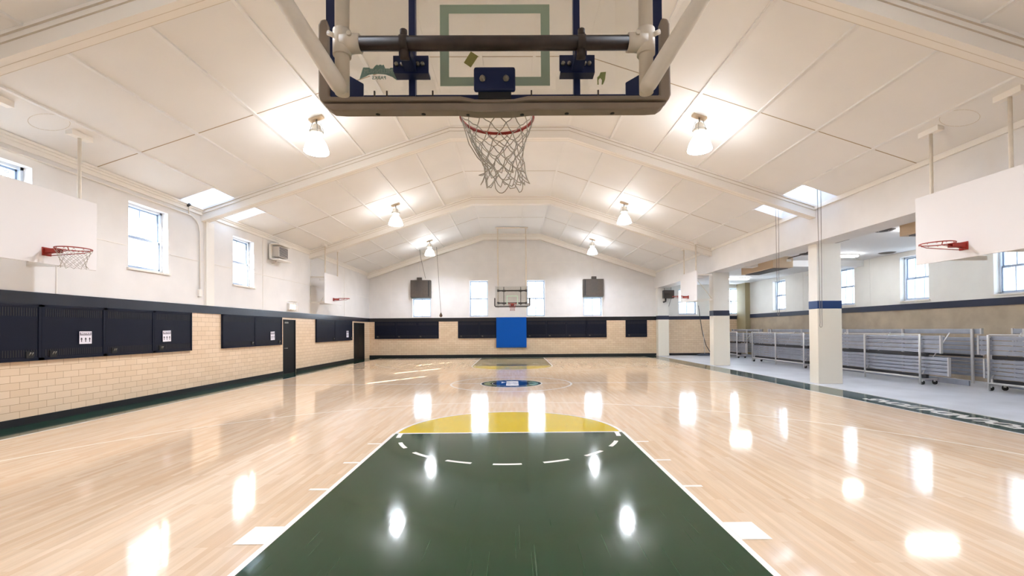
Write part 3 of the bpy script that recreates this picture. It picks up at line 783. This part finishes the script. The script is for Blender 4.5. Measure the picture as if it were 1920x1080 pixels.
    b2 = MB(); b2.box(-0.10, 0.085, -0.06, 0.06, 2.925, 2.965); B_(b2, 'bracket_lip', BLACK, bo)
    for x in (-0.074, 0.057):
        n_ = MB(); n_.lathe([(0.0005, 0), (0.018, 0), (0.018, 0.006), (0.012, 0.008), (0.012, 0.02), (0.0005, 0.022)], n=8)
        for v in n_.bm.verts: v.co = Vector((v.co.x+x, -0.075-v.co.z, 3.028+v.co.y))
        B_(n_, 'bolt', CHROME, bo)
    # rim and net
    ym = 0.43
    rm = rim_mesh(0.242, 0.0105); bmesh.ops.translate(rm.bm, vec=(-0.012, ym, 3.05), verts=rm.bm.verts[:])
    rm.box(-0.075, 0.05, 0.012, 0.03, 2.95, 3.07)
    rm.prism([(-0.07, 0.03, 3.045), (0.045, 0.03, 3.045), (0.03, ym-0.225, 3.045), (-0.055, ym-0.225, 3.045)], (0, 0, 0.008))
    ro = B_(rm, 'rim', RED)
    if near: nm_ = net_mesh(0.242, 0.40, 0.125, rows=8, n=12, th=0.0031, skew=(0.05, 0.0), mess=0.022)
    else: nm_ = net_mesh(0.235, 0.38, 0.11, rows=6, n=12, th=0.004)
    if near:
        rr = random.Random(5)
        for k in range(9):
            a = 2*PI*k/9+rr.uniform(-.3, .3); z = -0.36-rr.uniform(0, 0.06); pts = []
            for i in range(9):
                t = i/8; aa = a+t*1.1; rad = 0.115+0.02*math.sin(3*t)
                pts.append((0.05+rad*math.cos(aa), rad*math.sin(aa), z-0.07*math.sin(PI*t)+0.05*(t-0.5)*rr.choice((-1, 1))))
            nm_.tube(pts, 0.0031, 5)
        for k in range(3):
            nm_.tube([(-0.235+0.01*k, 0.02*k, -0.02), (-0.19+0.02*k, 0.02, -0.17), (-0.135+0.015*k, 0.02, -0.26), (-0.06+0.02*k, 0.0, -0.34)], 0.0036, 5)
    bmesh.ops.translate(nm_.bm, vec=(-0.012, ym, 3.05), verts=nm_.bm.verts[:])
    B_(nm_, 'net', NETM if near else RED)
    # support pipes
    yp = -0.26; ztop = ZP-0.02
    tr = MB()
    for s in (-1, 1): tr.tube([(s*0.785, yp, 2.845), (s*0.785, yp, ztop)], 0.036, 16)
    tr.box(-0.9, 0.9, yp-0.05, yp+0.05, ztop-0.05, ztop)
    B_(tr, 'support_pipe', CREAMPIPE)
    if near:
        for s in (-1, 1):
            B_(MB().tube([(s*0.750, yp-0.075, 2.812), (s*0.753, yp-0.075, 2.817), (s*0.761, yp-0.075, 2.829), (s*0.775, yp-0.075, 2.851), (s*3.22, yp-0.075, 6.72)], [0.008, 0.022, 0.035, 0.041, 0.041], 16), 'diagonal_brace', CREAMPIPE)
    for zz in (3.108, 3.80):
        h = MB(); h.tube([(-0.77, yp, zz), (0.77, yp, zz)], 0.036, 16); ho = B_(h, 'cross_pipe', DARKPIPE)
        for s in (-1, 1):
            t = MB(); t.tube([(s*0.785, yp, zz-0.065), (s*0.785, yp, zz+0.065)], 0.046, 16)
            t.tube([(s*0.785, yp, zz), (s*0.69, yp, zz)], [0.050, 0.046], 16)
            t.tube([(s*0.80, yp-0.02, zz+0.02), (s*0.85, yp-0.02, zz+0.045)], 0.013, 8)
            t.tube([(s*0.73, yp-0.05, zz+0.018), (s*0.73, yp-0.062, zz+0.018)], 0.012, 8)
            B_(t, 'pipe_tee', CREAMPIPE if near else DGREY, ho)
            xc = s*0.458-0.008
            c = MB(); c.tube([(xc-s*0.0, yp, zz-0.0)+() if False else (xc-0.02, yp, zz), (xc+0.02, yp, zz)], 0.041, 16)
            c.tube([(xc, yp-0.01, zz+0.03), (xc, yp-0.01, zz+0.062)], 0.019, 10)
            c.tube([(xc, yp, zz-0.03), (xc, yp+0.02, zz-0.075)], 0.024, 10)
            B_(c, 'pipe_clamp', DARKPIPE, ho)
            c = MB(); c.box(xc-0.097, xc+0.097, -0.11, -0.10, zz-0.055, zz+0.03); c.box(xc-0.092, xc+0.097, -0.11, -0.045, zz-0.068, zz-0.055)
            c.box(xc-0.03, xc+0.03, yp+0.01, -0.1, zz-0.06, zz-0.01)
            pl = B_(c, 'mounting_plate', FNAVY if near else DGREY, ho)
            for xx in (-0.078, -0.045, 0.04, 0.066):
                c = MB(); c.lathe([(0.0005, 0), (0.011, 0), (0.011, 0.012), (0.0005, 0.014)], n=8)
                for v in c.bm.verts: v.co = Vector((v.co.x+xc+xx, -0.111-v.co.z, zz-0.02+v.co.y))
                B_(c, 'bolt', CHROME, ho)
    return e
near_goal = glass_goal('glass backboard goal overhead, seen from behind with taupe padding and net', True)
near_goal.location = (0.0, 2.555, 0)
far_goal = glass_goal('small glass backboard goal facing us before the far wall', False)
far_goal.location = (0.01, 24.6, 0); far_goal.rotation_euler = (0, 0, PI)

# ------------------------------------------------------------------ side goals with white boards
def side_goal(label, side, yc, net, wallx):
    # local: +x is into the court, origin below board centre on floor; board face at x=0
    e = thing('side_goal', (side*7.82, yc, 0), label, 'basketball goal', 'white side goals', 0 if side < 0 else PI)
    B_ = lambda mb, nm, m, p=e, **k: mb.build(nm, m, p, world=False, **k)
    B_(MB().box(-0.03, 0, -0.915, 0.915, 2.80, 4.08), 'backboard', BOARDW, bevel=0.004)
    rm = rim_mesh(0.235, 0.009); bmesh.ops.translate(rm.bm, vec=(0.46, 0, 3.05), verts=rm.bm.verts[:])
    rm.box(0.0, 0.012, -0.075, 0.075, 2.935, 3.075)
    rm.box(0.012, 0.235, -0.05, -0.042, 2.985, 3.05); rm.box(0.012, 0.235, 0.042, 0.05, 2.985, 3.05); rm.box(0.012, 0.235, -0.05, 0.05, 3.046, 3.054)
    for s in (-1, 1): rm.tube([(0.012, s*0.05, 2.945), (0.52, s*0.14, 3.0), (0.56, s*0.20, 3.04)], 0.007, 6)
    B_(rm, 'rim', RED)
    if net:
        nm_ = net_mesh(0.235, 0.30, 0.15, rows=6, n=12, th=0.0028); bmesh.ops.translate(nm_.bm, vec=(0.46, 0, 3.05), verts=nm_.bm.verts[:]); B_(nm_, 'net', NETM)
    zt = zc(7.9)
    for y in ((-0.68, 0.65) if side < 0 else (-0.65, 0.68)):
        if yc > 15: y = y*1.0
        po = B_(MB().tube([(-0.075, y, 2.95), (-0.075, y, zt-0.06)], 0.028, 12), 'hanger_post', CREAMPIPE)
        bk = MB(); bk.prism([(-0.135, y-0.2, zt-SLOPE*0.055+0.02), (-0.015, y-0.2, zt+SLOPE*0.065+0.02), (-0.015, y-0.2, zt-0.075), (-0.135, y-0.2, zt-0.075)], (0, 0.4, 0))
        B_(bk, 'ceiling_block', TRIMW, po)
    d = abs(wallx-side*7.82)
    for z in (2.87, 3.95):
        for y in (-0.45, 0.45):
            B_(MB().box(-d, -0.03, y-0.025, y+0.025, z-0.045, z+0.03) if z < 3.2 or side < 0 or True else MB(), 'wall_arm', TRIMW)
    B_(MB().tube([(-d, 0.45, 2.9), (-0.08, 0.45, 3.9)], 0.015, 8), 'diagonal_stay', CREAMPIPE)
    B_(MB().box(-0.075, -0.03, -0.8, 0.8, 2.84, 2.92), 'rear_rail', TRIMW)
    B_(MB().box(-0.075, -0.03, -0.8, 0.8, 3.90, 3.97), 'rear_rail', TRIMW)
    return e
side_goal('large white side backboard with netted red rim, at the left edge', -1, 7.60, True, XL)
side_goal('large white side backboard with bare red rim, at the right edge', 1, 7.60, False, XR+0.05)
side_goal('small distant white side backboard on the left, facing right', -1, 19.65, False, XL)
side_goal('small distant white side backboard on the right, before the second pillar', 1, 19.70, False, XR+0.05)

# ------------------------------------------------------------------ folded bleachers
def bleacher(x0, y0, y1, label, nposts, rear=True, rz=None):
    """front face at x0, runs along Y from y0 (near) to y1"""
    e = thing('folded_bleacher', (x0, (y0+y1)/2, 0), label, 'bleacher', 'folded aluminium bleachers in the side aisle')
    B_ = lambda mb, nm, m, p=e, **k: mb.build(nm, m, p, **k)
    L = y1-y0
    def pack(xa, ya, yb, za, zb, n):
        hh = (zb-za)/n
        for k in range(n):
            z = za+k*hh; m_ = MB()
            pf = [(xa+0.03, z+0.008), (xa+0.004, z+0.008), (xa, z+0.014), (xa, z+hh*0.5-0.003), (xa+0.006, z+hh*0.5), (xa, z+hh*0.5+0.003), (xa+0.003, z+hh-0.018), (xa+0.012, z+hh-0.012), (xa+0.03, z+hh-0.012)]
            m_.prism([(a_, ya, b_) for a_, b_ in pf], (0, yb-ya, 0))
            B_(m_, 'seat_plank', ALU)
        for yy in (ya, yb): B_(MB().box(xa-0.012, xa+0.05, yy-0.02, yy+0.02, za, zb), 'plank_end_cap', ALUF)
    pack(x0+0.06, y0-0.55, y1+0.3, 0.90, 1.39, 4)
    pack(x0+0.10, y0-0.72, y1+0.2, 0.30, 0.80, 5)
    fl_ = MB(); fl_.box(x0+0.09, x0+0.16, y0-0.1, y1, 0.80, 0.885); B_(fl_, 'gap_shade_bar', GAPSHADE); B_(MB().box(x0+0.12, x0+0.2, y0-0.05, y1, 0.19, 0.285), 'gap_shade_bar', GAPSHADE)  # dark bars painted in for the shade between and under the plank packs
    ps = [y0+L*k/(nposts-1) for k in range(nposts)]
    for y in ps:
        B_(MB().tube([(x0, y, 0.02), (x0, y, 1.41)], 0.028, 10), 'post', ALUF)
        p2 = MB(); p2.box(x0+0.16, x0+0.19, y+0.06, y+0.12, 0.2, 1.36)
        for k in range(4): p2.tube([(x0+0.13, y+0.09, 0.95+k*0.11), (x0+0.18, y+0.16, 0.98+k*0.11)], 0.02, 6)
        for k in range(4): p2.tube([(x0+0.13, y+0.16, 0.36+k*0.11), (x0+0.18, y+0.22, 0.39+k*0.11)], 0.02, 6)
        B_(p2, 'hinge_bracket', ALUF)
        b = MB(); b.box(x0, x0+1.0, y-0.02, y+0.02, 0.14, 0.18); b.box(x0, x0+0.7, y-0.015, y+0.015, 1.34, 1.37)
        b.tube([(x0+0.05, y, 0.3), (x0+0.85, y, 1.45)], 0.015, 6)
        B_(b, 'cross_frame', ALUF)
    B_(MB().tube([(x0, y0, 0.20), (x0, y1, 0.20)], 0.026, 8), 'bottom_rail', ALUF)
    B_(MB().tube([(x0+0.02, y0, 1.41), (x0+0.02, y1, 1.41)], 0.014, 8), 'top_rail', ALUF)
    for y in (y0, y1):
        for dx in (0.10, 0.46):
            w = MB(); w.tube([(x0+dx-0.02, y+0.05, 0.065), (x0+dx+0.02, y+0.05, 0.065)], 0.065, 16); wo = B_(w, 'caster', RUB)
            B_(MB().box(x0+dx-0.03, x0+dx+0.03, y+0.0, y+0.06, 0.08, 0.15), 'caster_fork', ALUF, wo)
    B_(MB().box(x0+0.5, x0+0.54, y0-0.85, y1, 0.07, 0.21), 'foot_plank', ALU)
    if rear:
        xr = x0+0.95; ya = y0-0.75
        pack(xr, ya, y1+0.3, 1.42, 1.57, 1)
        pack(xr+0.02, ya, y1+0.3, 0.86, 1.34, 4)
        pack(xr+0.05, ya-0.05, y1+0.3, 0.28, 0.78, 5)
        for y in (ya+0.2, (ya+y1)/2, y1): B_(MB().box(xr-0.05, xr-0.01, y-0.03, y+0.03, 0.1, 1.56), 'rear_post', ALUF)
        B_(MB().box(xr-0.0, xr+0.04, ya, y1, 0.8, 0.86), 'rear_rail', GAPSHADE)  # same dark bar, standing for shade between the rear packs
    return e
bleacher(11.47, 12.47, 16.4, 'folded aluminium bleacher seen just right of the nearest pillar', 3)
bleacher(11.62, 17.72, 21.55, 'folded aluminium bleacher seen between the two pillars', 3)
bleacher(12.0, 6.4, 11.15, 'folded aluminium bleacher on casters cut by the right edge', 4)
bleacher(12.15, 24.1, 26.3, 'farthest folded bleacher, half hidden behind the second pillar', 2)

# ------------------------------------------------------------------ wall fittings
e = thing('wall_heater', (XL+0.1, 16.3, 4.16), 'white louvered fan heater high on the left wall', 'heater')
m_ = MB(); m_.box(XL+0.06, XL+0.40, 15.85, 16.75, 4.18, 4.22); m_.box(XL+0.06, XL+0.40, 15.85, 16.75, 4.72, 4.76); m_.box(XL+0.05, XL+0.1, 15.85, 16.75, 4.18, 4.76)
m_.build('shelf_frame', TRIMW, e)
m_ = MB(); m_.box(XL+0.10, XL+0.34, 15.98, 16.62, 4.30, 4.68); m_.build('heater_body', mat('pale_grey_enamel', srgb(196, 190, 184), 0.5), e, bevel=0.01)
m_ = MB()
for k in range(7): m_.box(XL+0.34, XL+0.355, 16.02, 16.58, 4.33+k*0.048, 4.35+k*0.048)
m_.build('grille', DGREY, e)
m_ = MB(); m_.tube([(XL+0.2, 16.1, 4.18), (XL+0.2, 16.1, 4.12), (XL+0.1, 16.1, 4.08), (XL+0.02, 16.1, 4.08)], 0.015, 8); m_.build('pipe', TRIMW, e)

e = thing('unit_heater', (9.28, 26.6, 3.3), 'dark louvered unit heater hanging beside the far pilaster', 'heater')
MB().box(8.97, 9.6, 26.35, 26.8, 3.42, 3.9).build('heater_body', DGREY, e, bevel=0.01)
m_ = MB()
for k in range(7): m_.box(9.0, 9.57, 26.32, 26.35, 3.45+k*0.063, 3.48+k*0.063)
m_.build('louvers', LOUV, e)
m_ = MB(); m_.tube([(9.15, 26.55, 3.42), (9.15, 26.55, 3.25), (9.0, 26.55, 3.2)], 0.05, 8); m_.build('motor', DGREY, e)
m_ = MB(); m_.tube([(9.1, 26.6, 3.9), (9.1, 26.6, 4.27)], 0.01, 6); m_.tube([(9.5, 26.6, 3.9), (9.5, 26.6, 4.27)], 0.01, 6); m_.tube([(9.6, 26.6, 3.7), (9.62, 26.9, 3.5), (9.45, 26.96, 2.9), (9.3, 26.96, 2.5)], 0.012, 6); m_.build('hanger_rod', DGREY, e)

for x0, x1, lab, fl2 in ((-6.03, -4.91, 'brown louvered ventilation unit over the left far window', 1), (4.31, 5.45, 'brown louvered ventilation unit over the right far window', -1)):
    e = thing('ventilation_unit', ((x0+x1)/2, YF, 3.58), lab, 'ventilation unit', 'ventilation units over the far windows')
    MB().box(x0-0.03, x1+0.03, YF-0.34, YF+0.1, 3.60, 4.63).build('casing', LOUV, e, bevel=0.01)
    m_ = MB(); xm = (x0+x1)/2-fl2*0.08
    for k in range(9): m_.box(xm-0.22, xm+0.18, YF-0.355, YF-0.34, 4.55-k*0.085, 4.565-k*0.085)
    m_.build('louvers', DGREY, e)
    xe = x1-0.1 if fl2 > 0 else x0+0.02
    MB().box(xe, xe+0.08, YF-0.36, YF-0.34, 3.66, 4.58).build('open_slot', RUB, e)
    m_ = MB(); m_.box(xm-0.16, xm+0.12, YF-0.2, YF, 4.66, 4.80); m_.build('control_box', LOUV, e)
    MB().tube([(xm-0.1, YF-0.02, 4.8), (xm-0.1, YF-0.02, 5.7)], 0.012, 6).build('conduit', TRIMW, e)
    MB().box(x0-0.03, x1+0.03, YF-0.2, YF+0.1, 3.54, 3.60).build('bottom_flange', mat('grey_green_flange', srgb(110, 118, 116), 0.5), e)

e = thing('exit_light', (XL, 17.45, 2.40), 'glowing orange exit light in a wire cage above the black door', 'exit light')
MB().box(XL, XL+0.10, 17.2, 17.72, 2.46, 2.70).build('light_box', TRIMW, e)
MB().box(XL+0.10, XL+0.105, 17.25, 17.67, 2.49, 2.67).build('light_face', EXITG, e)
m_ = MB()
for y in (17.16, 17.35, 17.55, 17.76): m_.tube([(XL, y, 2.42), (XL+0.17, y, 2.42), (XL+0.17, y, 2.78), (XL, y, 2.78)], 0.006, 5)
for z in (2.42, 2.6, 2.78): m_.tube([(XL+0.17, 17.16, z), (XL+0.17, 17.76, z)], 0.006, 5)
m_.build('wire_cage', CREAMPIPE, e)

e = thing('wall_conduit', (XL+0.03, 12.45, 2.6), 'thin painted conduit bending down the left wall to a small box', 'conduit')
pts = [(XL+0.03, 2.0, 4.78), (XL+0.03, 12.0, 4.78)] + [(XL+0.03, 12.0+0.4*math.sin(a), 4.38+0.4*math.cos(a)) for a in (0.3, 0.7, 1.1, PI/2)] + [(XL+0.03, 12.4, 2.75)]
MB().tube(pts, 0.017, 8).build('pipe_run', TRIMW, e)
MB().box(XL, XL+0.06, 12.34, 12.46, 2.60, 2.80).build('switch_box', TRIMW, e, bevel=0.008)
e = thing('small_camera', (XL+0.1, 11.95, 4.8), 'small dark grey fitting on a stem under the left skylight', 'camera')
MB().tube([(XL+0.05, 11.95, 4.79), (XL+0.05, 11.95, 4.95)], 0.012, 6).build('stem', CREAMPIPE, e)
MB().tube([(XL+0.05, 11.9, 4.98), (XL+0.12, 11.9, 5.03)], 0.035, 10).build('head', DGREY, e)

def chain(x, y, zt, zb, label, w=0.10):
    n = 14; pts = [(x-w/2, y, zt), (x-w/2+0.03, y, zb+0.12)]
    pts += [(x+0.0+0.03*math.cos(a), y, zb+0.05+0.05*math.sin(a)) for a in [PI+PI*k/8 for k in range(9)]]
    pts += [(x+0.03, y, zb+0.12), (x+w/2, y, zt)]
    o = MB().tube(pts, 0.006, 6).build('pull_chain', ROPE)
    return tag(o, label, 'pull chain', 'looped skylight chains')
chain(8.12, 11.63, 5.94, 1.63, 'long looped chain hanging from the skylight before the nearest pillar')
chain(8.12, 13.50, 5.94, 2.0, 'thinner looped chain hanging just left of the nearest pillar')
e = thing('hanging_rope', (-4.13, 25.9, 2.4), 'long cord with a brown pear shaped weight before the far wall', 'pull cord')
MB().tube([(-4.36, 25.9, zc(4.36)), (-4.33, 25.9, 5.9), (-4.13, 25.9, 2.65)], 0.012, 6).build('cord', ROPE, e)
MB().lathe([(0.001, 0.30), (0.02, 0.26), (0.05, 0.2), (0.085, 0.12), (0.09, 0.07), (0.06, 0.02), (0.001, 0.0)], (-4.13, 25.9, 2.38), n=14).build('weight', PEAR, e)
e = thing('hanging_rope', (-5.0, 25.2, 4.5), 'short dark cord hanging left of the farthest left lamp', 'pull cord')
MB().tube([(-5.19, 25.2, zc(5.19)), (-5.15, 25.2, 5.8), (-4.87, 25.2, 4.55)], 0.012, 6).build('cord', ROPE, e)
MB().tube([(-4.18, 24.6, 5.68), (-4.5, 25.6, 4.9)], 0.018, 6)
# aisle ceiling fittings
def ceiling_unit(x0, x1, y0, y1, label):
    e = thing('ceiling_unit', ((x0+x1)/2, (y0+y1)/2, 3.9), label, 'ceiling unit', 'beige boxed units under the aisle ceiling')
    MB().box(x0, x1, y0, y1, 3.86, 4.27).build('casing', BEIGE, e, bevel=0.015)
    MB().box(x0+0.1, x1-0.1, y0+0.15, y1-0.15, 3.84, 3.86).build('grille', DGREY, e)
    MB().box(x1-0.25, x1-0.08, y0-0.03, y0, 4.08, 4.16).build('junction_box', TRIMW, e)
ceiling_unit(9.72, 10.48, 16.5, 18.8, 'beige boxed unit under the aisle ceiling between the pillars')
ceiling_unit(9.67, 10.5, 9.0, 11.0, 'beige boxed unit under the aisle ceiling left of the nearest side board')
def fluoro(x, y, label, l=1.2):
    e = thing('fluorescent_light', (x, y, 4.18), label, 'fluorescent light', 'fluorescent lights in the aisle')
    MB().box(x-l/2, x+l/2, y-0.13, y+0.13, 4.22, 4.27).build('fixture', TRIMW, e)
    MB().box(x-l/2+0.02, x+l/2-0.02, y-0.11, y+0.11, 4.17, 4.22).build('diffuser', TUBEG, e, bevel=0.01)
fluoro(11.85, 23.4, 'farthest fluorescent light in the aisle, beside the second pillar')
fluoro(11.95, 16.1, 'middle fluorescent light in the aisle, right of the nearest pillar')
fluoro(11.2, 11.9, 'nearest fluorescent light, half hidden by the right side board')
for x, y, lab in ((10.2, 12.1, 'oval dark vent in the aisle ceiling right of the nearest pillar'), (13.4, 15.8, 'flat dark vent near the top of the aisle wall'), (10.62, 15.9, 'small dark vent in the aisle ceiling left of the nearest pillar')):
    e = thing('ceiling_vent', (x, y, 4.26), lab, 'ceiling vent', 'round vents in the aisle ceiling')
    MB().lathe([(0.001, -0.03), (0.10, -0.03), (0.12, -0.02)], (x, y, 4.27), n=20).build('vent_core', DGREY, e)
    MB().lathe([(0.12, -0.03), (0.2, -0.025), (0.26, 0.0)], (x, y, 4.27), n=24).build('vent_rim', LOUV, e)
tag(MB().tube([(9.47, 5.0, 4.2), (9.47, 12.1, 4.2), (9.62, 12.35, 4.2), (9.88, 12.95, 4.2), (9.88, 13.5, 4.2), (10.0, 14.8, 4.2), (10.28, 15.5, 4.2), (10.28, 16.48, 4.2)], 0.02, 8).build('ceiling_pipe', DARKPIPE), 'thin dark pipe running under the aisle ceiling behind the header', 'pipe')
pts = [(XA-0.02, 21.0, 4.1)] + [(XA-0.02, 20.6-0.35*math.sin(a), 3.75+0.35*math.cos(a)) for a in (0, 0.4, 0.8, 1.2, PI/2)] + [(XA-0.02, 20.25, 3.1)]
e = thing('wall_conduit', (XA-0.02, 20.5, 3.0), 'curved painted conduit ending in a box on the aisle wall', 'conduit')
MB().tube(pts, 0.016, 8).build('pipe_run', CREAMPIPE, e)
MB().tube([(XA-0.05, 20.25, 3.05), (XA, 20.25, 3.05)], 0.06, 12).build('round_box', CREAMPIPE, e)

# dust mop leaning at the aisle end
e = thing('dust_mop', (11.4, 26.5, 0.0), 'grey dust mop with long handle standing by the aisle end wall', 'mop')
m_ = MB(); m_.tube([(11.40, 26.45, 0.12), (11.39, 26.55, 1.4)], 0.014, 8); m_.build('mop_handle', ALUF, e)
m_ = MB(); m_.tube([(11.84, 26.6, 0.14), (11.6, 26.7, 0.6), (11.40, 26.7, 1.3), (11.28, 26.75, 2.2), (11.20, 26.8, 3.0)], 0.020, 8); m_.build('second_handle', DGREY, e)
m_ = MB()
m_.prism([(10.98, 26.3, 0.02), (11.82, 26.3, 0.02), (11.82, 26.3, 0.06), (11.5, 26.3, 0.13), (11.3, 26.3, 0.13), (10.98, 26.3, 0.06)], (0, 0.3, 0)); m_.build('mop_head', mat('blue_grey_mop_yarn', srgb(70, 78, 92), 0.9, bump=0.4), e)
